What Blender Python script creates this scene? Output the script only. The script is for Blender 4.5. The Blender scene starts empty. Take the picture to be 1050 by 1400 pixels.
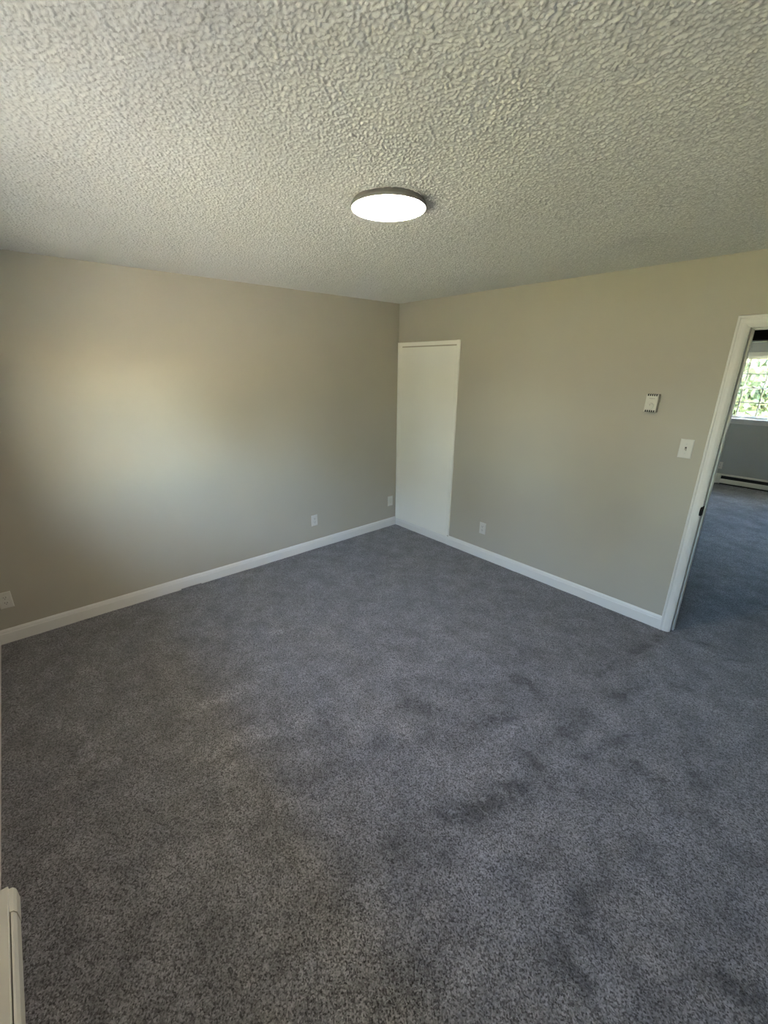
import bpy, bmesh, math, random
import numpy as np
from mathutils import Vector, Matrix
sc = bpy.context.scene
C = sc.collection
rng = np.random.default_rng(7)

# ---------------------------------------------------------------- camera
cam_d = bpy.data.cameras.new('camera'); cam = bpy.data.objects.new('camera', cam_d); C.objects.link(cam)
CP = Vector((3.5496, -3.3032, 1.8121)); YAW, PIT, ROL, F = 2.42178, -0.330615, 0.007653, 576.39
fw = Vector((math.cos(PIT)*math.cos(YAW), math.cos(PIT)*math.sin(YAW), math.sin(PIT)))
r0 = Vector((math.sin(YAW), -math.cos(YAW), 0)); u0 = r0.cross(fw)
rr = r0*math.cos(ROL)+u0*math.sin(ROL); uu = -r0*math.sin(ROL)+u0*math.cos(ROL)
m = Matrix(((rr.x, uu.x, -fw.x), (rr.y, uu.y, -fw.y), (rr.z, uu.z, -fw.z))).to_4x4(); m.translation = CP
cam.matrix_world = m
cam_d.sensor_fit = 'VERTICAL'; cam_d.sensor_height = 36; cam_d.lens = F/1400*36; cam_d.clip_start = .01
sc.camera = cam
# ---------------------------------------------------------------- view, sky, sun
vs = sc.view_settings
vs.view_transform = 'Standard'; vs.look = 'None'; vs.gamma = 1; vs.use_curve_mapping = False
vs.exposure = 2.97
cy = sc.cycles
cy.max_bounces = 12; cy.diffuse_bounces = 8; cy.glossy_bounces = 3; cy.transmission_bounces = 6; cy.transparent_max_bounces = 24
cy.sample_clamp_indirect = 12; cy.use_denoising = True
try:
    cy.denoiser = 'OPENIMAGEDENOISE'; cy.denoising_input_passes = 'RGB_ALBEDO_NORMAL'; cy.denoising_prefilter = 'ACCURATE'
except Exception:
    pass
W = bpy.data.worlds.new('world'); sc.world = W; W.use_nodes = True
wn = W.node_tree.nodes; wl = W.node_tree.links
sky = wn.new('ShaderNodeTexSky'); sky.sky_type = 'NISHITA'; sky.sun_disc = False
sky.sun_elevation = math.radians(34); sky.sun_rotation = math.radians(75); sky.air_density = 1.0; sky.dust_density = 1.5
hsv = wn.new('ShaderNodeHueSaturation'); hsv.inputs['Saturation'].default_value = 1.0; wl.new(sky.outputs[0], hsv.inputs['Color'])   # thin summer haze
bg = wn['Background']; wl.new(hsv.outputs[0], bg.inputs[0]); bg.inputs[1].default_value = 1.75
sun_d = bpy.data.lights.new('sun', 'SUN'); sun = bpy.data.objects.new('sun', sun_d); C.objects.link(sun)
sun_d.energy = 52.0; sun_d.angle = .009; sun_d.color = (1, .90, .74)
sun.rotation_euler = Vector((-.95, -.08, -.64)).to_track_quat('-Z', 'Y').to_euler()
sun.location = (8, 2, 12)

# ---------------------------------------------------------------- dimensions (metres); the far corner is the origin
H = 2.44; L = 3.69; RX = 4.35; WT = .12; EX = .15
DX0, DX1, DH = 2.945, 3.707, 2.043           # doorway in the back wall
HY = 1.10                                     # hall depth
FY = 5.50                                     # far wall of the room beyond
GW, GS, SR = .245, 3, .04                     # window light width, count, sash rail
WZ0, WZ1 = 1.065, 2.012                       # window opening
WO = GW*GS+2*SR+.02
ROOM_WIN = (1.88, 2.81); FAR_WIN = (1.245, 2.175, 3.105)

# ---------------------------------------------------------------- materials
def mat(name):
    M = bpy.data.materials.new(name); M.use_nodes = True
    nt = M.node_tree; return M, nt, nt.nodes['Principled BSDF']
def plain(name, col, rough=.5, metal=0, spec=.5):
    M, nt, b = mat(name)
    b.inputs['Base Color'].default_value = (*col, 1); b.inputs['Roughness'].default_value = rough
    b.inputs['Metallic'].default_value = metal; b.inputs['Specular IOR Level'].default_value = spec
    return M
def nd(nt, t, **kw):
    n = nt.nodes.new(t)
    for k, v in kw.items():
        if k in n.inputs: n.inputs[k].default_value = v
        else: setattr(n, k, v)
    return n
def wpos(nt):
    g = nt.nodes.new('ShaderNodeNewGeometry'); return g.outputs['Position']
def noise(nt, scale, detail=2, rough=.5, vec=None):
    n = nd(nt, 'ShaderNodeTexNoise', Scale=scale, Detail=detail, Roughness=rough)
    nt.links.new(vec or wpos(nt), n.inputs['Vector']); return n
def mixc(nt, fac, a, b):
    n = nt.nodes.new('ShaderNodeMix'); n.data_type = 'RGBA'
    if hasattr(fac, 'links'): nt.links.new(fac, n.inputs[0])
    else: n.inputs[0].default_value = fac
    for s, v in ((n.inputs[6], a), (n.inputs[7], b)):
        if hasattr(v, 'links'): nt.links.new(v, s)
        else: s.default_value = (*v, 1)
    return n.outputs[2]
def maprange(nt, v, a, b, c=0, d=1):
    n = nt.nodes.new('ShaderNodeMapRange'); nt.links.new(v, n.inputs[0])
    for i, x in enumerate((a, b, c, d)): n.inputs[i+1].default_value = x
    return n.outputs[0]
def mth(nt, op, a, b=None):
    n = nt.nodes.new('ShaderNodeMath'); n.operation = op
    for i, v in enumerate((a, b)):
        if v is None: continue
        if hasattr(v, 'links'): nt.links.new(v, n.inputs[i])
        else: n.inputs[i].default_value = v
    return n.outputs[0]
def bump(nt, b, h, dist, strength=1.0):
    n = nt.nodes.new('ShaderNodeBump'); n.inputs['Distance'].default_value = dist; n.inputs['Strength'].default_value = strength
    nt.links.new(h, n.inputs['Height']); nt.links.new(n.outputs[0], b.inputs['Normal'])

def paint(name, col, rough=.6, bs=180, bd=.0006):
    M, nt, b = mat(name)
    n = noise(nt, 1.3, 3); c = mixc(nt, maprange(nt, n.outputs[0], .3, .7), [x*.97 for x in col], [min(1, x*1.03) for x in col])
    nt.links.new(c, b.inputs['Base Color']); b.inputs['Roughness'].default_value = rough
    b.inputs['Specular IOR Level'].default_value = .35
    bump(nt, b, noise(nt, bs, 3).outputs[0], bd, .6)
    return M
M_wall = paint('taupe wall paint', (.415, .384, .318), .55)
M_hallwall = paint('grey wall paint', (.36, .37, .37), .6)
M_trim = paint('white trim paint', (.66, .645, .61), .35, 90, .0003)
M_panel = paint('white door panel paint', (.82, .80, .73), .4, 120, .0003)
M_plate = plain('white plastic', (.60, .585, .54), .28)
M_plate2 = plain('ivory plastic', (.56, .545, .48), .4)
M_dark = plain('dark gap', (.012, .012, .012), .7)
M_slot = plain('outlet slot', (.05, .045, .04), .6)
M_screw = plain('screw metal', (.55, .55, .53), .35, 1)
M_heater = paint('heater enamel', (.68, .665, .60), .4, 60, .0002)
M_fin = plain('heater fin metal', (.06, .06, .065), .45, .6)
M_hallshade = plain('hall shade black', (.012, .011, .011), .6)  # near-black colour stands for the unlit hall wall
M_black = plain('blackened metal', (.004, .004, .004), .6, 0, .1)
M_nickel = plain('lamp rim metal', (.21, .195, .185), .4, .2)
M_ext = plain('pale siding', (.55, .54, .50), .7)

# ceiling: sprayed texture, lumps about a centimetre across
M_ceil, nt, b = mat('sprayed ceiling texture')
b.inputs['Base Color'].default_value = (.62, .617, .595, 1); b.inputs['Roughness'].default_value = .85; b.inputs['Specular IOR Level'].default_value = .2
bump(nt, b, noise(nt, 320, 2, .6).outputs[0], .001, .5)

# carpet: fine tufts in mixed greys, nap pushed about by feet (attribute on the mesh)
M_carpet, nt, b = mat('charcoal carpet')
at = nt.nodes.new('ShaderNodeAttribute'); at.attribute_name = 'nap'
pos = wpos(nt)
tuft = nd(nt, 'ShaderNodeTexVoronoi', Scale=210.0); nt.links.new(pos, tuft.inputs['Vector'])
fine = noise(nt, 150, 2.5, .7, pos); mid = noise(nt, 55, 3, .6, pos); big = noise(nt, 6.5, 4, .6, pos); wide = noise(nt, 1.7, 3, .55, pos)
sepc = nt.nodes.new('ShaderNodeSeparateColor'); nt.links.new(tuft.outputs['Color'], sepc.inputs[0])
g = mth(nt, 'ADD', mth(nt, 'MULTIPLY', sepc.outputs[0], .55), mth(nt, 'MULTIPLY', maprange(nt, fine.outputs[0], .25, .75), .45))
col = mixc(nt, maprange(nt, g, .2, .85), (.030, .029, .031), (.262, .256, .274))
rag = noise(nt, 24, 4, .7, pos)
nv = mth(nt, 'MULTIPLY', at.outputs['Fac'], maprange(nt, rag.outputs[0], .38, .60, .0, 1.6))
nv = mth(nt, 'ADD', nv, mth(nt, 'MULTIPLY', mth(nt, 'SUBTRACT', big.outputs[0], .5), 3.5))
nv = mth(nt, 'ADD', nv, mth(nt, 'MULTIPLY', mth(nt, 'SUBTRACT', rag.outputs[0], .5), 1.1))
nv = mth(nt, 'ADD', nv, mth(nt, 'MULTIPLY', mth(nt, 'SUBTRACT', wide.outputs[0], .5), .5))
nv = mth(nt, 'ADD', nv, mth(nt, 'MULTIPLY', mth(nt, 'SUBTRACT', mid.outputs[0], .5), .55))
fac = maprange(nt, nv, -1.3, 1.3, .42, 1.58)
sc_n = nt.nodes.new('ShaderNodeVectorMath'); sc_n.operation = 'SCALE'; nt.links.new(col, sc_n.inputs[0]); nt.links.new(fac, sc_n.inputs['Scale'])
nt.links.new(sc_n.outputs[0], b.inputs['Base Color'])
b.inputs['Roughness'].default_value = .95; b.inputs['Specular IOR Level'].default_value = .1
b.inputs['Sheen Weight'].default_value = .25; b.inputs['Sheen Roughness'].default_value = .6
bump(nt, b, mth(nt, 'ADD', g, mth(nt, 'MULTIPLY', mid.outputs[0], .8)), .008, .8)

# window glass: thin pane
M_glass = bpy.data.materials.new('window glass'); M_glass.use_nodes = True; nt = M_glass.node_tree; nt.nodes.clear()
o_ = nt.nodes.new('ShaderNodeOutputMaterial'); mx = nt.nodes.new('ShaderNodeMixShader'); tr = nt.nodes.new('ShaderNodeBsdfTransparent'); gl = nt.nodes.new('ShaderNodeBsdfGlossy')
gl.inputs['Roughness'].default_value = .02; tr.inputs[0].default_value = (.93, .96, .95, 1)
mx.inputs[0].default_value = .06
nt.links.new(tr.outputs[0], mx.inputs[1]); nt.links.new(gl.outputs[0], mx.inputs[2]); nt.links.new(mx.outputs[0], o_.inputs[0])
# lamp diffuser
M_lamp, nt, b = mat('lit lamp diffuser')
b.inputs['Base Color'].default_value = (.9, .9, .88, 1); b.inputs['Emission Color'].default_value = (1, .88, .74, 1); b.inputs['Emission Strength'].default_value = 16.0
# foliage, bark, grass
def leafmat(name, a, c):
    M, nt, b = mat(name); n = noise(nt, 2.2, 3)
    k = mixc(nt, maprange(nt, n.outputs[0], .3, .7), a, c); nt.links.new(k, b.inputs['Base Color']); b.inputs['Roughness'].default_value = .6
    t = nt.nodes.new('ShaderNodeBsdfTranslucent'); nt.links.new(k, t.inputs[0])
    s = nt.nodes.new('ShaderNodeMixShader'); s.inputs[0].default_value = .4
    out = nt.nodes['Material Output']; nt.links.new(b.outputs[0], s.inputs[1]); nt.links.new(t.outputs[0], s.inputs[2]); nt.links.new(s.outputs[0], out.inputs[0])
    return M
M_leaf = leafmat('green foliage', (.11, .15, .08), (.28, .31, .17))
M_leaf2 = leafmat('blue green foliage', (.08, .13, .085), (.20, .26, .18))
M_bark = plain('bark', (.10, .075, .055), .9)
M_grass, nt, b = mat('lawn grass')
nt.links.new(mixc(nt, noise(nt, 3, 4).outputs[0], (.17, .17, .08), (.30, .27, .16)), b.inputs['Base Color']); b.inputs['Roughness'].default_value = .9

# ---------------------------------------------------------------- mesh helpers
def mesh_from(name, bm):
    bmesh.ops.recalc_face_normals(bm, faces=bm.faces)
    me = bpy.data.meshes.new(name); bm.to_mesh(me); bm.free(); return me
def obj(name, data, m_=None, parent=None, loc=None):
    if isinstance(data, bmesh.types.BMesh): data = mesh_from(name, data)
    o = bpy.data.objects.new(name, data); C.objects.link(o)
    if m_ is not None and not data.materials: data.materials.append(m_)
    if parent is not None: o.parent = parent
    if loc is not None: o.location = loc
    return o
def tag(o, label=None, cat=None, group=None, kind=None):
    if label: o['label'] = label
    if cat: o['category'] = cat
    if group: o['group'] = group
    if kind: o['kind'] = kind
    return o
def empty(name, loc=(0, 0, 0), rz=0):
    o = bpy.data.objects.new(name, None); C.objects.link(o); o.location = loc; o.rotation_euler = (0, 0, rz); o.empty_display_size = .05; return o
def box(bm, x0, x1, y0, y1, z0, z1, bev=0, seg=1):
    v = [bm.verts.new(p) for p in ((x0, y0, z0), (x1, y0, z0), (x1, y1, z0), (x0, y1, z0), (x0, y0, z1), (x1, y0, z1), (x1, y1, z1), (x0, y1, z1))]
    fs = [bm.faces.new([v[i] for i in q]) for q in ((0, 3, 2, 1), (4, 5, 6, 7), (0, 1, 5, 4), (1, 2, 6, 5), (2, 3, 7, 6), (3, 0, 4, 7))]
    if bev:
        es = list({e for f in fs for e in f.edges})
        bmesh.ops.bevel(bm, geom=es, offset=bev, segments=seg, affect='EDGES', clamp_overlap=True)
def bx(*a, **k):
    bm = bmesh.new(); box(bm, *a, **k); return bm
def cyl(bm, c, axis, r1, r2, h, n=24):
    """frustum from c along axis"""
    a = Vector(axis).normalized(); t = a.orthogonal().normalized(); s = a.cross(t); c = Vector(c)
    A = [bm.verts.new(c+(t*math.cos(2*math.pi*i/n)+s*math.sin(2*math.pi*i/n))*r1) for i in range(n)]
    B = [bm.verts.new(c+a*h+(t*math.cos(2*math.pi*i/n)+s*math.sin(2*math.pi*i/n))*r2) for i in range(n)]
    bm.faces.new(A[::-1]); bm.faces.new(B)
    for i in range(n): bm.faces.new((A[i], A[(i+1) % n], B[(i+1) % n], B[i]))
def lathe(bm, c, prof, n=64):
    rings = []
    for r, z in prof:
        rings.append([bm.verts.new((c[0]+r*math.cos(2*math.pi*i/n), c[1]+r*math.sin(2*math.pi*i/n), c[2]+z)) for i in range(n)] if r > 1e-6 else [bm.verts.new((c[0], c[1], c[2]+z))])
    for A, B in zip(rings, rings[1:]):
        for i in range(n):
            j = (i+1) % n
            if len(A) == 1: bm.faces.new((A[0], B[i], B[j]))
            elif len(B) == 1: bm.faces.new((A[i], A[j], B[0]))
            else: bm.faces.new((A[i], A[j], B[j], B[i]))
def smooth(o, ang=40):
    o.data.polygons.foreach_set('use_smooth', [True]*len(o.data.polygons))
    o.data.set_sharp_from_angle(angle=math.radians(ang)); return o
def prism(bm, prof, frame, a, b, mit0=0, mit1=0):
    """extrude a closed 2-D profile (u outwards, v up) from a to b along frame[0]; mitres shift the ends by u"""
    d, u, v, o = [Vector(q) for q in frame]
    A = [bm.verts.new(o+d*(a+mit0*p)+u*p+v*q) for p, q in prof]; B = [bm.verts.new(o+d*(b+mit1*p)+u*p+v*q) for p, q in prof]
    bm.faces.new(A); bm.faces.new(B[::-1]); n = len(prof)
    for i in range(n): bm.faces.new((A[i], A[(i+1) % n], B[(i+1) % n], B[i]))
def struct(name, data, m_, label, cat, parent=None):
    o = obj(name, data, m_, parent); tag(o, label, cat, kind='structure'); return o
def wall_with_holes(x0, x1, y0, y1, z0, z1, holes):
    """wall along x; holes = (hx0,hx1,hz0,hz1), sorted, not overlapping in x"""
    bm = bmesh.new(); x = x0
    for a, b_, c, d in holes:
        if a > x: box(bm, x, a, y0, y1, z0, z1)
        if c > z0: box(bm, a, b_, y0, y1, z0, c)
        if d < z1: box(bm, a, b_, y0, y1, d, z1)
        x = b_
    if x < x1: box(bm, x, x1, y0, y1, z0, z1)
    return bm

# ---------------------------------------------------------------- floor (one carpet through the doorway)
MARKS = [(2.86,-0.46,2.93,-0.14,0.06,-1),(2.8,-0.84,2.83,-0.62,0.06,-0.9),(2.92,-0.94,2.98,-0.95,0.05,-1.2),(2.98,-0.92,3.03,-0.67,0.1,-1.1),(2.9,-1.43,2.92,-1.24,0.13,-1),(2.85,-1.72,2.92,-1.72,0.05,-1.2),(3.03,-1.56,3.1,-1.2,0.05,-1),(3.31,-1.14,3.46,-1.27,0.12,-1),(3.22,-1.36,3.36,-1.38,0.06,-1),(2.47,-1.24,2.61,-1.27,0.09,-0.8),(2.84,-2.14,2.9,-1.91,0.12,-0.9),(2.9,-1.91,3.01,-1.71,0.08,-0.6),(3.26,-0.09,3.36,-0.0,0.05,-1),(3.14,-0.62,3.21,-0.57,0.05,-0.9),(3.08,-0.02,3.19,0.02,0.06,-1),(2.57,-1.67,2.66,-1.54,0.08,-0.8),(2.2,-1.96,2.33,-1.85,0.11,-1.1),(2.31,-2.23,2.52,-1.94,0.13,-0.6),(2.22,-2.62,2.43,-2.28,0.12,-0.4),(1.92,-2.64,2.07,-2.39,0.14,-0.6),(1.91,-2.36,1.96,-2.27,0.06,-0.7),(2.51,-1.77,2.65,-1.57,0.08,-0.6),(2.76,-2.24,2.89,-2.07,0.1,-0.9),(2.72,-2.52,2.83,-2.39,0.14,-0.7),(3.06,-2.15,3.11,-2.11,0.05,-0.8),(3.3,-2.1,3.37,-2.18,0.09,-1),(3.27,-2.31,3.36,-2.32,0.11,-1),(3.31,-1.96,3.3,-2.02,0.05,-0.8),(3.59,-2.05,3.74,-1.95,0.09,-1.1),(3.09,-1.69,3.13,-1.73,0.05,-0.9),(3.32,-1.76,3.36,-1.82,0.05,-0.5),(2.36,-1.2,2.45,-0.91,0.1,-0.5),(2.1,-1.81,2.2,-1.59,0.09,-0.5),(2.52,-1.37,2.6,-1.17,0.1,-0.5),(0.59,-3.59,0.97,-3.59,0.05,0.7),(0.65,-3.25,1.03,-3.25,0.05,0.7),(1.17,-3.36,1.4,-3.37,0.08,0.8),(1.54,-3.34,1.52,-3.29,0.07,0.8),(1.55,-3.51,1.54,-3.46,0.03,0.6),(1.49,-2.9,1.47,-2.66,0.1,0.8),(1.79,-2.83,1.89,-2.49,0.13,0.8),(1.86,-2.84,2.17,-2.91,0.1,0.5),(1.06,-2.22,1.11,-2.02,0.05,1),(1.07,-3.43,1.11,-3.46,0.05,0.5),(2.57,-2.13,2.84,-1.87,0.12,0.5),(2.73,-1.76,2.72,-1.55,0.1,0.4),(2.35,-2.06,2.11,-2.26,0.08,0.4),(3.08,-0.89,3.14,-0.44,0.15,0.35)]
def vnoise(X, Y, s, seed):
    r = np.random.default_rng(seed); T = r.random((257, 257))
    x = (X*s+40) % 256; y = (Y*s+40) % 256; i = x.astype(int); j = y.astype(int); f = x-i; g_ = y-j
    f = f*f*(3-2*f); g_ = g_*g_*(3-2*g_)
    return (T[i, j]*(1-f)+T[i+1, j]*f)*(1-g_)+(T[i, j+1]*(1-f)+T[i+1, j+1]*f)*g_
def grid_mesh(name, xs, ys, Z, flip=False):
    nx, ny = len(xs), len(ys); X, Y = np.meshgrid(xs, ys, indexing='ij')
    co = np.stack([X, Y, Z], -1).reshape(-1, 3).astype(np.float32)
    i, j = np.meshgrid(np.arange(nx-1), np.arange(ny-1), indexing='ij'); a = (i*ny+j).ravel()
    q = np.stack([a, a+ny, a+ny+1, a+1], -1)
    if flip: q = q[:, ::-1]
    me = bpy.data.meshes.new(name); me.vertices.add(len(co)); me.vertices.foreach_set('co', co.ravel())
    me.loops.add(q.size); me.loops.foreach_set('vertex_index', q.ravel().astype(np.int32))
    me.polygons.add(len(q)); me.polygons.foreach_set('loop_start', np.arange(0, q.size, 4, dtype=np.int32)); me.polygons.foreach_set('loop_total', np.full(len(q), 4, np.int32))
    me.polygons.foreach_set('use_smooth', np.ones(len(q), bool)); me.update(); me.validate(); return me
def sprayed_ceiling():
    st = .0029
    xs = np.concatenate([np.arange(-.01, 3.31, st), np.arange(3.31, RX+.02, .02)]); ys = np.concatenate([np.arange(-L-.01, -3.28, .012), np.arange(-3.28, .01, st)])
    r = np.random.default_rng(5); T = r.random((len(xs), len(ys)))
    def blur(A, k):
        k = np.array(k, float); k /= k.sum(); h = len(k)//2
        for ax in (0, 1): A = sum(w*np.roll(A, i-h, ax) for i, w in enumerate(k))
        return (A-A.mean())/A.std()
    a = blur(T, (.28, 1, .28)); b_ = blur(r.random(T.shape), (1, 3, 4, 3, 1))
    t = np.clip((.95*a+.3*b_+.15)/2.2, 0, 1)+.12*np.clip(a+1.5, 0, 2)
    return grid_mesh('ceiling', xs, ys, H-CEIL_REL*t, flip=True)
CEIL_REL = .0036
xs = np.linspace(-.02, RX, 230); ys = np.linspace(-L-.02, FY+.02, 470)
X, Y = np.meshgrid(xs, ys, indexing='ij')
wx = X+.06*(vnoise(X, Y, 9, 1)-.5)+.03*(vnoise(X, Y, 25, 2)-.5); wy = Y+.06*(vnoise(X, Y, 9, 3)-.5)+.03*(vnoise(X, Y, 25, 4)-.5)
nap = np.zeros_like(X)
for ax, ay, bx_, by_, w, s in MARKS:
    dx, dy = bx_-ax, by_-ay; ll = dx*dx+dy*dy+1e-9
    t = np.clip(((wx-ax)*dx+(wy-ay)*dy)/ll, 0, 1)
    d = np.hypot(wx-ax-t*dx, wy-ay-t*dy)
    nap += .9*s*np.clip(1.35-d/(w*.5), 0, 1)
far = np.clip((Y-.3)/.5, 0, 1)                      # brushed bands in the room beyond
nap += far*1.3*(vnoise(X*.6+Y*.5, Y*1.0, 6, 5)-.5)
Z = .003*(vnoise(X, Y, 14, 6)-.5)+.0015*nap
fl = grid_mesh('floor', xs, ys, Z)
at_ = fl.attributes.new('nap', 'FLOAT', 'POINT'); at_.data.foreach_set('value', nap.ravel().astype(np.float32))
struct('floor', fl, M_carpet, 'charcoal grey cut pile carpet covering the whole floor', 'floor')
struct('subfloor_slab', bx(-EX, RX+EX, -L-EX, FY+EX, -.45, -.02), M_ext, 'concrete slab under the carpet', 'slab')

# ---------------------------------------------------------------- walls and ceiling
hole = lambda xc: (xc-WO/2, xc+WO/2, WZ0, WZ1)
struct('wall_left', bx(-EX, 0, -L-EX, WT, -.02, H+.02), M_wall, 'long taupe wall on the left', 'wall')
struct('wall_back', wall_with_holes(0, RX, 0, WT, -.02, H+.02, [(DX0-.02, DX1+.02, -.02, DH+.02)]), M_wall, 'taupe wall with the white panel and open doorway', 'wall')
struct('wall_right', bx(RX, RX+EX, -L-EX, WT, -.02, H+.02), M_wall, 'taupe wall to the right of the camera', 'wall')
struct('wall_front', wall_with_holes(0, RX, -L-EX, -L, -.02, H+.02, [hole(x) for x in ROOM_WIN]), M_wall, 'taupe window wall beside the camera', 'wall')
struct('wall_hall_left', bx(1.1, 1.2, WT, HY, -.02, H+.02), M_hallwall, 'left end wall of the dark hall', 'wall')
struct('wall_hall_right', bx(RX, RX+EX, WT, FY+EX, -.02, H+.02), M_hallwall, 'right wall of hall and room beyond', 'wall')
OX0, OX1, OH = 2.70, 3.52, 2.022
struct('wall_hall_back', wall_with_holes(.6, RX, HY, HY+WT, -.02, H+.02, [(OX0, OX1, -.02, OH+.02)]), M_hallwall, 'grey hall wall with a second doorway', 'wall')
struct('wall_far_left', bx(.45, .6, HY, FY+EX, -.02, H+.02), M_hallwall, 'left wall of the room beyond', 'wall')
struct('wall_far', wall_with_holes(.6, RX, FY, FY+EX, -.02, H+.02, [hole(x) for x in FAR_WIN]), M_hallwall, 'grey wall under the far window', 'wall')
struct('ceiling', sprayed_ceiling(), M_ceil, 'white sprayed textured ceiling', 'ceiling')
struct('ceiling_slab', bx(-EX, RX+EX, -L-EX, WT, H+.004, H+.1), M_ext, 'ceiling slab above the sprayed texture', 'ceiling')
struct('ceiling_beyond', bx(.4, RX+EX, WT, FY+EX, H, H+.1), M_ceil, 'ceiling of the hall and room beyond', 'ceiling')
struct('roof', bx(-.6, RX+.6, -L-EX-1.0, FY+EX+.4, H+.12, H+.27), M_ext, 'roof slab with eaves over both rooms', 'roof')  # near eave lengthened to darken the floor by the windows

# ---------------------------------------------------------------- baseboards
BP = [(0, 0), (.014, 0), (.014, .070), (.011, .078), (.0105, .086), (.006, .096), (.004, .100), (0, .100)]
def baseboard(name, frame, segs, label):
    bm = bmesh.new()
    for a, b_, z0, dz, m0, m1 in segs:
        prof = [(u, (z0 if v == 0 else v)+dz) for u, v in BP]; prism(bm, prof, frame, a, b_, m0, m1)
    return struct(name, bm, M_trim, label, 'baseboard')
# left: two lengths butted with a slight step and a gap over the carpet near the joint
baseboard('baseboard_left', ((0, -1, 0), (1, 0, 0), (0, 0, 1), (0, 0, 0)),
          [(0, 2.33, -.006, -.002, 1, 0), (2.33, 2.50, .009, .0, 0, 0), (2.5, 3.245, -.006, .0005, 0, 0), (3.245, L, -.003, .0015, 0, -1)], 'white baseboard along the left wall')
baseboard('baseboard_back', ((1, 0, 0), (0, -1, 0), (0, 0, 1), (0, 0, 0)),
          [(0, .842, -.006, -.010, 1, 0), (.842, 2.884, -.006, .003, 0, 0)], 'white baseboard along the back wall under the white panel')
baseboard('baseboard_back_right', ((1, 0, 0), (0, -1, 0), (0, 0, 1), (0, 0, 0)), [(DX1+.062, RX, -.006, 0, 0, 0)], 'short white baseboard right of the doorway')
baseboard('baseboard_front', ((1, -.009, 0), (.009, 1, 0), (0, 0, 1), (0, -L+.009, 0)), [(0, 1.96, -.006, 0, 1, 0)], 'white baseboard on the window wall left of the heater')
baseboard('baseboard_right', ((0, 1, 0), (-1, 0, 0), (0, 0, 1), (RX, 0, 0)), [(-L, 0, -.006, 0, 0, 0)], 'white baseboard on the right wall')

# ---------------------------------------------------------------- white panel in the corner (door_1)
d1 = tag(empty('door_1', (.42, 0, .1)), 'tall white flat door panel with thin casing in the far corner', 'door', kind='structure')
def part(name, bm, m_, root, **k):
    """mesh given in world coordinates, parented to a thing (whose own transform is undone)"""
    o = obj(name, bm, m_); o.parent = root
    o.matrix_parent_inverse = (Matrix.Translation(root.location) @ root.rotation_euler.to_matrix().to_4x4()).inverted()
    return tag(o, **k) if k else o
part('panel', bx(.05, .815, -.006, 0, .088, 2.01), M_panel, d1)
CP_ = [(0, 0), (.010, 0), (.013, .006), (.013, .030), (.009, .036), (.009, .052), (.006, .058), (0, .058)]   # casing profile (proud, across)
bm = bmesh.new(); prism(bm, CP_, ((0, 0, 1), (0, -1, 0), (1, 0, 0), (0.0005, 0, 0)), .088, 2.060); part('casing_side', bm, M_panel, d1)
CR_ = [(0, 0), (.006, 0), (.008, .008), (.010, .020), (.012, .034), (.012, .040), (0, .042)]
bm = bmesh.new(); prism(bm, CR_, ((0, 0, 1), (0, -1, 0), (1, 0, 0), (.803, 0, 0)), .104, 2.060); part('casing_side', bm, M_panel, d1)
bm = bmesh.new(); prism(bm, [(u, v*.9) for u, v in CR_], ((1, 0, 0), (0, -1, 0), (0, 0, 1), (0, 0, 2.022)), .0005, .845); part('casing_head', bm, M_panel, d1)

# ---------------------------------------------------------------- open doorway: trim_1
t1 = tag(empty('trim_1', (DX0, 0, 0)), 'white moulded casing and jamb of the open doorway', 'door frame', kind='structure')
DC = [(0, 0), (.012, 0), (.018, .004), (.018, .012), (.0135, .016), (.0135, .020), (.016, .030), (.014, .044), (.009, .056), (.006, .062), (0, .062)]   # v from the outer edge inwards
def casing_side(xo, sx, z1):
    bm = bmesh.new(); d, u, v = Vector((0, 0, 1)), Vector((0, -1, 0)), Vector((sx, 0, 0))
    A = [bm.verts.new(Vector((xo, 0, -.006))+u*p+v*q) for p, q in DC]; B = [bm.verts.new(Vector((xo, 0, z1-q))+u*p+v*q) for p, q in DC]
    bm.faces.new(A); bm.faces.new(B[::-1]); n = len(DC)
    for i in range(n): bm.faces.new((A[i], A[(i+1) % n], B[(i+1) % n], B[i]))
    return bm
CO = DX0-.062; CO1 = DX1+.062; CZ = DH+.066
part('casing_side', casing_side(CO, 1, CZ), M_trim, t1); part('casing_side', casing_side(CO1, -1, CZ), M_trim, t1)
bm = bmesh.new(); u, v = Vector((0, -1, 0)), Vector((0, 0, -1))
A = [bm.verts.new(Vector((CO+q, 0, CZ))+u*p+v*q) for p, q in DC]; B = [bm.verts.new(Vector((CO1-q, 0, CZ))+u*p+v*q) for p, q in DC]
bm.faces.new(A); bm.faces.new(B[::-1])
for i in range(len(DC)): bm.faces.new((A[i], A[(i+1) % len(DC)], B[(i+1) % len(DC)], B[i]))
part('casing_head', bm, M_trim, t1)
part('jamb', bx(DX0-.02, DX0+.004, 0, WT, -.006, DH+.004), M_trim, t1); part('jamb', bx(DX1-.004, DX1+.02, 0, WT, -.006, DH+.004), M_trim, t1)
part('jamb_head', bx(DX0-.02, DX1+.02, 0, WT, DH, DH+.02), M_trim, t1)
part('door_stop', bx(DX0+.004, DX0+.015, .045, .080, -.004, DH, bev=.002), M_trim, t1); part('door_stop', bx(DX1-.015, DX1-.004, .045, .080, -.004, DH, bev=.002), M_trim, t1)
part('door_stop', bx(DX0+.004, DX1-.004, .045, .080, DH-.011, DH, bev=.002), M_trim, t1)
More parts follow.
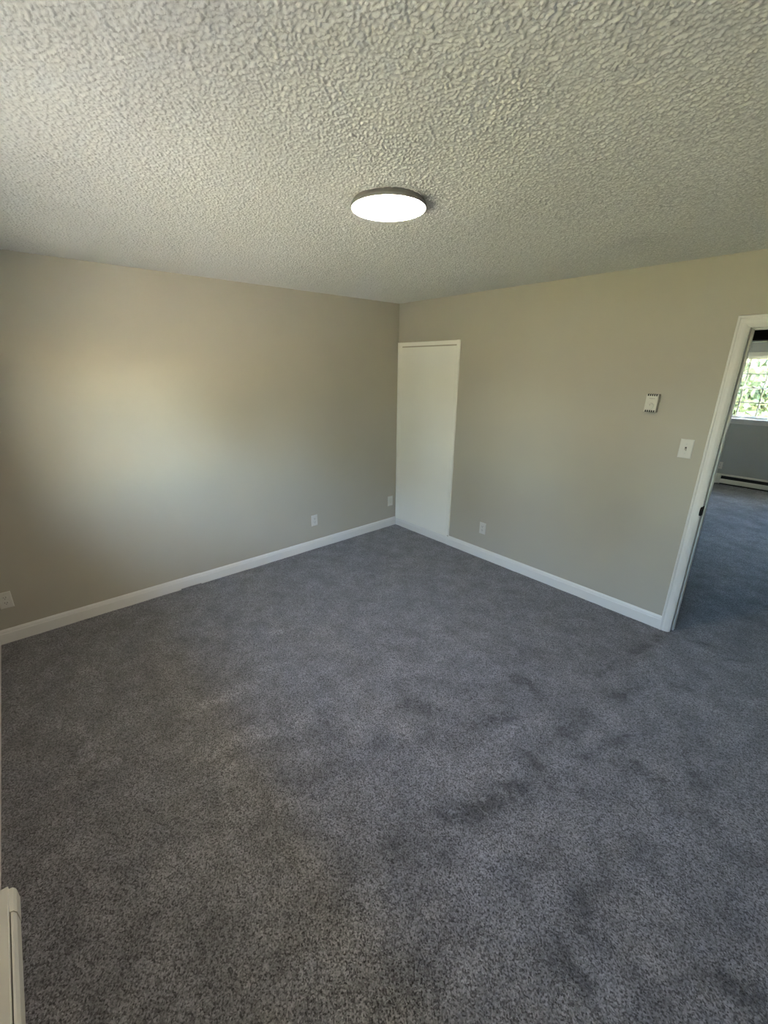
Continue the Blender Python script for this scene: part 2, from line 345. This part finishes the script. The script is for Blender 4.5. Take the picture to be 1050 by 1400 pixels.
# strike plate, its rounded lip curling over the front edge of the jamb
bm = bmesh.new(); n = 14; zc, hz = .930, .032
for x0, x1 in ((DX0-.002, DX0+.0062),):
    A = []; B = []
    pts = [(.036, -hz), (.036, hz)]+[(.002-.024*math.sin(math.pi*k/n), hz*math.cos(math.pi*k/n)) for k in range(n+1)]
    A = [bm.verts.new((x0 if y > 0 else x0-.001, y, zc+z)) for y, z in pts]; B = [bm.verts.new((x1, y, zc+z)) for y, z in pts]
    bm.faces.new(A); bm.faces.new(B[::-1])
    for i in range(len(pts)): bm.faces.new((A[i], A[(i+1) % len(pts)], B[(i+1) % len(pts)], B[i]))
part('strike_plate', bm, M_black, t1, label='black metal strike plate')

# second doorway across the hall: black board painted as the unlit wall's shade, thin pale jamb
t2 = tag(empty('trim_2', (OX0, HY, 0)), 'black shade board and pale jamb of the hall doorway beyond', 'door frame', kind='structure')
part('shade_board', bx(OX0-.10, OX1+.10, HY-.02, HY, OH+.004, OH+.18), M_hallshade, t2, label='almost black board painted as shade over the hall opening')
part('jamb_head', bx(OX0, OX1, HY-.022, HY+WT, OH-.004, OH+.004), M_trim, t2)
part('jamb', bx(OX0-.012, OX0+.006, HY-.004, HY+WT, -.006, OH), M_trim, t2); part('jamb', bx(OX1-.006, OX1+.012, HY-.004, HY+WT, -.006, OH), M_trim, t2)

# ---------------------------------------------------------------- windows: six over six sashes
def make_window(name, xc, yw, inward, label):
    """local +y points into the room, y=0 is the inner wall face"""
    r = tag(empty(name, (xc, yw, WZ0), 0 if inward > 0 else math.pi), label, 'window', kind='structure')
    hw = WO/2; h = WZ1-WZ0
    fr = bmesh.new()
    for a, b_ in ((-hw, -hw+.01), (hw-.01, hw)): box(fr, a, b_, -EX, 0, 0, h)
    box(fr, -hw, hw, -EX, 0, h-.01, h); box(fr, -hw, hw, -EX, -.03, 0, .01)
    obj('frame', fr, M_trim, r)
    cw = .045
    for s in (-1, 1): obj('casing_side', bx(min(s*hw, s*(hw+cw)), max(s*hw, s*(hw+cw)), 0, .016, .0, h+cw, bev=.004), M_trim, r)
    obj('casing_head', bx(-hw, hw, 0, .016, h, h+.06, bev=.004), M_trim, r)
    obj('stool', bx(-hw-cw, hw+cw, -.04, .035, -.012, .014, bev=.005), M_trim, r); obj('apron', bx(-hw-.03, hw+.03, 0, .014, -.072, -.012, bev=.003), M_trim, r)
    gw = GW*GS; z0, zm, z1 = .049, .474, .908
    for nm, ya, yb, a, b_ in (('lower_sash', -.075, -.043, z0, zm), ('upper_sash', -.112, -.080, zm, z1)):
        bm = bmesh.new()
        box(bm, -gw/2-SR, -gw/2, ya, yb, a-.03, b_+.022); box(bm, gw/2, gw/2+SR, ya, yb, a-.03, b_+.022)
        box(bm, -gw/2, gw/2, ya, yb, a-(.038 if nm[0] == 'l' else .012), a); box(bm, -gw/2, gw/2, ya, yb, b_, b_+(.012 if nm[0] == 'l' else .03))
        s = obj(nm, bm, M_trim, r)
        for k in (1, 2):
            x = -gw/2+GW*k; obj('muntin', bx(x-.009, x+.009, (ya+yb)/2+.001, (ya+yb)/2+.006, a, b_), M_trim, s)
        zc_ = (a+b_)/2; obj('muntin', bx(-gw/2, gw/2, (ya+yb)/2+.001, (ya+yb)/2+.0055, zc_-.008, zc_+.008), M_trim, s)
        for k in range(3):
            for (c, d) in ((a, zc_), (zc_, b_)):
                obj('pane', bx(-gw/2+GW*k, -gw/2+GW*(k+1), (ya+yb)/2-.002, (ya+yb)/2+.001, c, d), M_glass, s)
        if nm[0] == 'l':
            lk = bmesh.new(); box(lk, -.03, .03, -.075, -.050, b_+.010, b_+.02, bev=.003); cyl(lk, (0, -.06, b_+.02), (0, 0, 1), .012, .010, .01, 14); box(lk, -.004, .03, -.066, -.054, b_+.027, b_+.036, bev=.002)
            obj('sash_lock', lk, M_nickel, s)
    return r
make_window('window_1', ROOM_WIN[0], -L, 1, 'white six over six window above the near heater')
make_window('window_2', ROOM_WIN[1], -L, 1, 'white six over six window nearest the camera')
make_window('window_3', FAR_WIN[1], FY, -1, 'white six over six window seen through the doorway')
make_window('fill_window', FAR_WIN[0], FY, -1, 'unseen third window added to brighten the floor beyond')  # extra window added to bring more daylight onto the far floor
make_window('window_4', FAR_WIN[2], FY, -1, 'second white six over six window of the room beyond')
# daylight portals in the four openings (guide the sky sampling only)
for xc, y, rx in ((ROOM_WIN[0], -L-EX-.02, 90), (ROOM_WIN[1], -L-EX-.02, 90), (FAR_WIN[0], FY+EX+.02, -90), (FAR_WIN[1], FY+EX+.02, -90), (FAR_WIN[2], FY+EX+.02, -90)):
    ld = bpy.data.lights.new('sky_portal', 'AREA'); ld.shape = 'RECTANGLE'; ld.size = WO; ld.size_y = WZ1-WZ0; ld.cycles.is_portal = True
    lo = bpy.data.objects.new('sky_portal', ld); C.objects.link(lo); lo.location = (xc, y, (WZ0+WZ1)/2); lo.rotation_euler = (math.radians(rx), 0, 0)

# ---------------------------------------------------------------- ceiling light
cl = tag(empty('ceiling_light', (2.06, -1.985, H)), 'round flat lit ceiling lamp with a thin grey rim', 'ceiling lamp')
bm = bmesh.new(); lathe(bm, (0, 0, 0), [(0, -.001), (.138, -.001), (.141, -.004), (.150, -.017), (.1515, -.022), (.1505, -.027), (.1475, -.029), (.146, -.026)]); smooth(obj('housing', bm, M_nickel, cl))
bm = bmesh.new(); lathe(bm, (0, 0, 0), [(.147, -.026), (.1455, -.0305), (.12, -.0325), (.06, -.034), (0, -.0345)]); smooth(obj('diffuser', bm, M_lamp, cl))

# ---------------------------------------------------------------- wall plates; local frame: x right along wall, y out of wall, z up
def plate_shape(w, h, t=.006):
    bm = bmesh.new(); p = [(w/2, 0), (w/2, t*.35), (w/2-.003, t), ]
    rings = [[bm.verts.new((sx*(w/2-d), y, sz*(h/2-d))) for sx, sz in ((-1, -1), (1, -1), (1, 1), (-1, 1))] for d, y in ((0, 0), (0, .002), (.0015, .0045), (.0045, t))]
    bm.faces.new(rings[0][::-1]); bm.faces.new(rings[-1])
    for A, B in zip(rings, rings[1:]):
        for i in range(4): bm.faces.new((A[i], A[(i+1) % 4], B[(i+1) % 4], B[i]))
    return bm
def screw(root, z):
    bm = bmesh.new(); cyl(bm, (0, .0055, z), (0, 1, 0), .0034, .0028, .0016, 14); box(bm, -.0026, .0026, .0068, .0074, z-.0004, z+.0004); obj('screw', bm, M_screw, root)
def receptacle_shape():
    bm = bmesh.new(); n = 24; pts = []
    for i in range(n):
        a = 2*math.pi*i/n; x, z = .0172*math.cos(a), .0172*math.sin(a); pts.append((x, max(-.0142, min(.0142, z))))
    A = [bm.verts.new((x, .0055, z)) for x, z in pts]; B = [bm.verts.new((x*.97, .0075, z*.97)) for x, z in pts]
    bm.faces.new(A[::-1]); bm.faces.new(B)
    for i in range(n): bm.faces.new((A[i], A[(i+1) % n], B[(i+1) % n], B[i]))
    return bm
RM = mesh_from('receptacle', receptacle_shape()); RM.materials.append(M_plate)
def slot_mesh(w, h):
    me = mesh_from('slot', bx(-w/2, w/2, .0070, .0078, -h/2, h/2)); me.materials.append(M_slot); return me
S1, S2 = slot_mesh(.0030, .0090), slot_mesh(.0030, .0075)
bm = bmesh.new(); cyl(bm, (0, .0070, 0), (0, 1, 0), .0027, .0027, .0008, 12); S3 = mesh_from('ground_hole', bm); S3.materials.append(M_slot)
def outlet(loc, rz, label):
    r = tag(empty('wall_outlet', loc, rz), label, 'outlet', 'white electrical outlets on the walls')
    obj('cover_plate', plate_shape(.072, .117), M_plate, r)
    for dz in (-.0195, .0195):
        f = obj('receptacle', RM, None, r, (0, 0, dz))
        obj('slot', S1, None, f, (-.0064, 0, .0035)); obj('slot', S2, None, f, (.0064, 0, .0035)); obj('ground_hole', S3, None, f, (0, 0, -.0075))
    screw(r, 0); return r
LW, BW = -math.pi/2, math.pi     # facing +x (left wall) / facing -y (back wall)
outlet((0, -3.578, .309), LW, 'white wall outlet at the left edge near the window wall')
outlet((0, -1.147, .311), LW, 'white wall outlet on the long left wall above the baseboard')
outlet((1.265, 0, .313), BW, 'white wall outlet on the back wall right of the white panel')
outlet((2.033, FY, .303), BW, 'small white outlet above the far heater beyond the doorway')
r = tag(empty('wall_plate', (0, -.096, .310), LW), 'narrow white wall plate beside the far corner', 'wall plate')
obj('cover_plate', plate_shape(.074, .119), M_plate, r); obj('rocker_insert', bx(-.0165, .0165, .0055, .0075, -.033, .033, bev=.001), M_plate2, r)
screw(r, .048); screw(r, -.048)

r = tag(empty('light_switch', (2.781, 0, 1.3215), BW), 'white toggle switch plate beside the open doorway', 'light switch')
obj('cover_plate', plate_shape(.077, .124), M_plate, r)
obj('toggle_slot', bx(-.0052, .0052, .0055, .0066, -.0122, .0122), M_slot, r)
bm = bmesh.new(); v8 = [(-.0042, .004, -.009), (.0042, .004, -.009), (.0042, .004, .004), (-.0042, .004, .004), (-.0036, .019, -.0125), (.0036, .019, -.0125), (.0036, .0205, -.005), (-.0036, .0205, -.005)]
vv = [bm.verts.new(q) for q in v8]
for q in ((0, 3, 2, 1), (4, 5, 6, 7), (0, 1, 5, 4), (1, 2, 6, 5), (2, 3, 7, 6), (3, 0, 4, 7)): bm.faces.new([vv[i] for i in q])
bmesh.ops.bevel(bm, geom=bm.edges[:], offset=.0008, segments=2, affect='EDGES'); obj('toggle', bm, M_plate, r)
screw(r, .030); screw(r, -.030)

# thermostat
r = tag(empty('thermostat', (2.5335, 0, 1.598), BW), 'ivory box thermostat with a round dial on the back wall', 'thermostat')
obj('back_plate', bx(-.036, .036, 0, .008, -.056, .056), M_plate2, r)
bm = bmesh.new(); rings = [[bm.verts.new((sx*(.0385-d), y, sz*(.058-d*.6))) for sx, sz in ((-1, -1), (1, -1), (1, 1), (-1, 1))] for d, y in ((0, .006), (0, .028), (.0015, .034), (.004, .0365))]
bm.faces.new(rings[0][::-1]); bm.faces.new(rings[-1])
for A, B in zip(rings, rings[1:]):
    for i in range(4): bm.faces.new((A[i], A[(i+1) % 4], B[(i+1) % 4], B[i]))
obj('cover', bm, M_plate2, r)
vm = mesh_from('vent_slot', bx(-.0038, .0038, .020, .0376, -.0065, .0065)); vm.materials.append(M_dark)
for sz in (-1, 1):
    for k in range(5): obj('vent_slot', vm, None, r, ((k-2)*.0125, 0, sz*.0520))
bm = bmesh.new(); cyl(bm, (0, .036, 0), (0, 1, 0), .0215, .0205, .011, 40); cyl(bm, (0, .047, 0), (0, 1, 0), .0165, .0150, .003, 40)
for k in range(30):
    a = 2*math.pi*k/30; box(bm, .0202*math.cos(a)-.0008, .0202*math.cos(a)+.0008, .037, .0465, .0202*math.sin(a)-.0008, .0202*math.sin(a)+.0008)
dial = obj('dial', bm, M_plate2, r, (.002, 0, -.020))
obj('dial_pointer', bx(-.0008, .0008, .0498, .0505, .004, .014), M_slot, dial)
for k in range(7):
    a = math.radians(-60+k*50); obj('dial_mark', bx(.0255*math.sin(a)-.0007, .0255*math.sin(a)+.0007, .0364, .0370, .0255*math.cos(a)-.0007, .0255*math.cos(a)+.0007), M_slot, r, (.002, 0, -.020))
fc = bpy.data.curves.new('lettering', 'FONT'); fc.body = 'Honeywell'; fc.size = .0072; fc.align_x = 'CENTER'; fc.align_y = 'CENTER'; fc.extrude = .0002
fo = bpy.data.objects.new('lettering', fc); C.objects.link(fo); bpy.context.view_layer.update()
me = bpy.data.meshes.new_from_object(fo.evaluated_get(bpy.context.evaluated_depsgraph_get())); bpy.data.objects.remove(fo)
lo = obj('lettering', me, None, r, (0, .0367, .030)); me.materials.clear(); me.materials.append(M_slot); lo.rotation_euler = (math.radians(90), 0, math.pi)

# ---------------------------------------------------------------- electric baseboard heaters; local x along wall, y out of wall
def heater(loc, rz, length, label, h=.165, cap=.085, open_slot=False):
    r = tag(empty('baseboard_heater', loc, rz), label, 'heater', 'white electric baseboard heaters')
    obj('back_panel', bx(0, length, 0, .006, .012, h), M_heater, r)
    pf = [(.006, h), (.006, h-.004), (.053, h-.004), (.054, h-.022), (.057, h-.022), (.058, h-.002), (.056, h)]
    if open_slot: pf = [(.006, h), (.006, h-.004), (.036, h-.004), (.040, h-.022), (.043, h-.022), (.040, h), (.038, h+.001)]
    fp = [(.056, .030), (.064, .026), (.066, .034), (.066, h-.082), (.060, h-.070), (.057, h-.072), (.061, h-.083), (.061, .036), (.056, .034)] if open_slot else [(.040, .030), (.045, .024), (.048, .030), (.073, h-.075), (.072, h-.030), (.066, h-.016), (.0605, h-.014), (.0605, h-.018), (.068, h-.032), (.069, h-.075), (.044, .033)]
    bm = bmesh.new(); prism(bm, pf, ((1, 0, 0), (0, 1, 0), (0, 0, 1), (0, 0, 0)), 0, length); obj('top_hood', bm, M_heater, r)
    bm = bmesh.new(); prism(bm, fp, ((1, 0, 0), (0, 1, 0), (0, 0, 1), (0, 0, 0)), cap+.002, length-cap-.002); obj('front_panel', bm, M_heater, r)
    for a in (0, length-cap):
        bm = bmesh.new(); prism(bm, [(.006, .010), (.040, .010), (.049, .026), (.0745, h-.075), (.0735, h-.030), (.067, h-.015), (.058, h-.013), (.006, h-.005)], ((1, 0, 0), (0, 1, 0), (0, 0, 1), (0, 0, 0)), a, a+cap); obj('end_cap', bm, M_heater, r)
    bm = bmesh.new(); box(bm, cap, length-cap, .012, .042, .045, .085)
    obj('heating_element', bm, M_fin, r)
    bm = bmesh.new(); box(bm, cap, length-cap, .006, .010, .012, h-.01); obj('reflector', bm, M_dark, r)
    bm = bmesh.new(); box(bm, cap*.4, length-cap*.4, .002, .036, -.004, .014); obj('foot_rail', bm, M_dark, r)
    return r
heater((2.035, -L, 0), 0, 1.85, 'white baseboard heater at the bottom left beside the camera')
heater((2.005+1.8, FY, 0), math.pi, 1.8, 'white baseboard heater below the far window beyond the doorway', h=.168, open_slot=True)

# ---------------------------------------------------------------- outdoors
bm = bmesh.new(); box(bm, -45, 45, -45, 45, -.9, -.6); struct('ground', bm, M_grass, 'green lawn around the house', 'lawn')
struct('ground_absorber', bx(-6, 5.25, -8.5, -L-EX-.02, -.62, -.57), plain('light absorbing ground', (.05, .042, .034), .95), 'light absorbing ground strip added out of view to cut light onto the ceiling', 'light absorber')  # dark ground added out of view to dim the ceiling near the windows
struct('bounce_slab', bx(5.3, 17, -13.8, -4.8, -.62, -.56), paint('pale bounce concrete', (.55, .50, .42), .8, 20, .002), 'unseen pale slab added to bounce sunlight onto the ceiling', 'bounce_slab')  # pale slab added out of view, throws sun up to the ceiling
def tree(name, loc, rx, ry, rz, z0, n, size, m_, label, seed):
    g_ = np.random.default_rng(seed)
    r = tag(empty(name, (loc[0], loc[1], -.6)), label, 'tree', 'leafy trees beyond the far window')
    bm = bmesh.new(); cyl(bm, (0, 0, -.05), (0, 0, 1), .17, .06, z0+rz*1.6, 12)
    for k in range(7):
        a = k*2.4; cyl(bm, (0, 0, z0+rz*(.2+.15*k)), (math.cos(a), math.sin(a), .8), .05, .012, rx*.8, 8)
    obj('trunk', bm, M_bark, r)
    nc = 46; cc = g_.normal(size=(nc, 3)); cc /= np.linalg.norm(cc, axis=1)[:, None]; cc *= (g_.random(nc)**.45)[:, None]*.85
    k = g_.integers(0, nc, n); p = cc[k]+g_.normal(size=(n, 3))*.13
    p = p*np.array([rx, ry, rz])+np.array([0, 0, z0+rz])
    t = g_.normal(size=(n, 3)); t /= np.linalg.norm(t, axis=1)[:, None]; s = np.cross(t, g_.normal(size=(n, 3))); s /= np.linalg.norm(s, axis=1)[:, None]
    sz = size*(.6+.8*g_.random(n))[:, None]
    V = np.stack([p-t*sz, p+s*sz*.5, p+t*sz, p-s*sz*.5], 1).reshape(-1, 3)
    Fq = np.arange(4*n).reshape(n, 4)
    me = bpy.data.meshes.new('foliage'); me.from_pydata(V.tolist(), [], Fq.tolist()); me.materials.append(m_); f = obj('foliage', me, None, r); f['kind'] = 'stuff'
    return r
tree('leafy_tree', (.5, 11.0), 2.0, 1.8, 2.1, .2, 9000, .10, M_leaf, 'leafy green tree at the left outside the far window', 1)
tree('leafy_tree', (-4.2, 15.8), 2.4, 2.0, 2.9, .3, 9000, .12, M_leaf2, 'taller blue green tree behind the other trees outside the far window', 2)
tree('leafy_tree', (1.6, 16.4), 2.4, 2.0, 2.5, .1, 9000, .12, M_leaf, 'leafy green tree at the right outside the far window', 3)
for k, (x, y) in enumerate(((6.9, 10.9), (7.4, 17.4))):  # dense trees added out of view to block sun from the visible ones
    tree('sun_shade_tree', (x, y), 2.5, 2.7, 3.4, 2.3, 26000, .24, M_leaf2, ('nearer', 'farther')[k]+' of two unseen trees added to keep sun off the far trees', 40+k)
# trees on the near side of the house, out of view, whose sunlit green comes in through the room's windows
for k, (x, y, m_) in enumerate(((-9.5, -17, M_leaf), (-1.5, -18.5, M_leaf2), (6.5, -18, M_leaf), (14.8, -18.5, M_leaf2))):
    tree('garden_tree', (x, y), 3.5, 2.8, 3.9, .3, 12000, .25, m_, ('first', 'second', 'third', 'fourth')[k]+' garden tree from the left outside the near windows', 20+k)
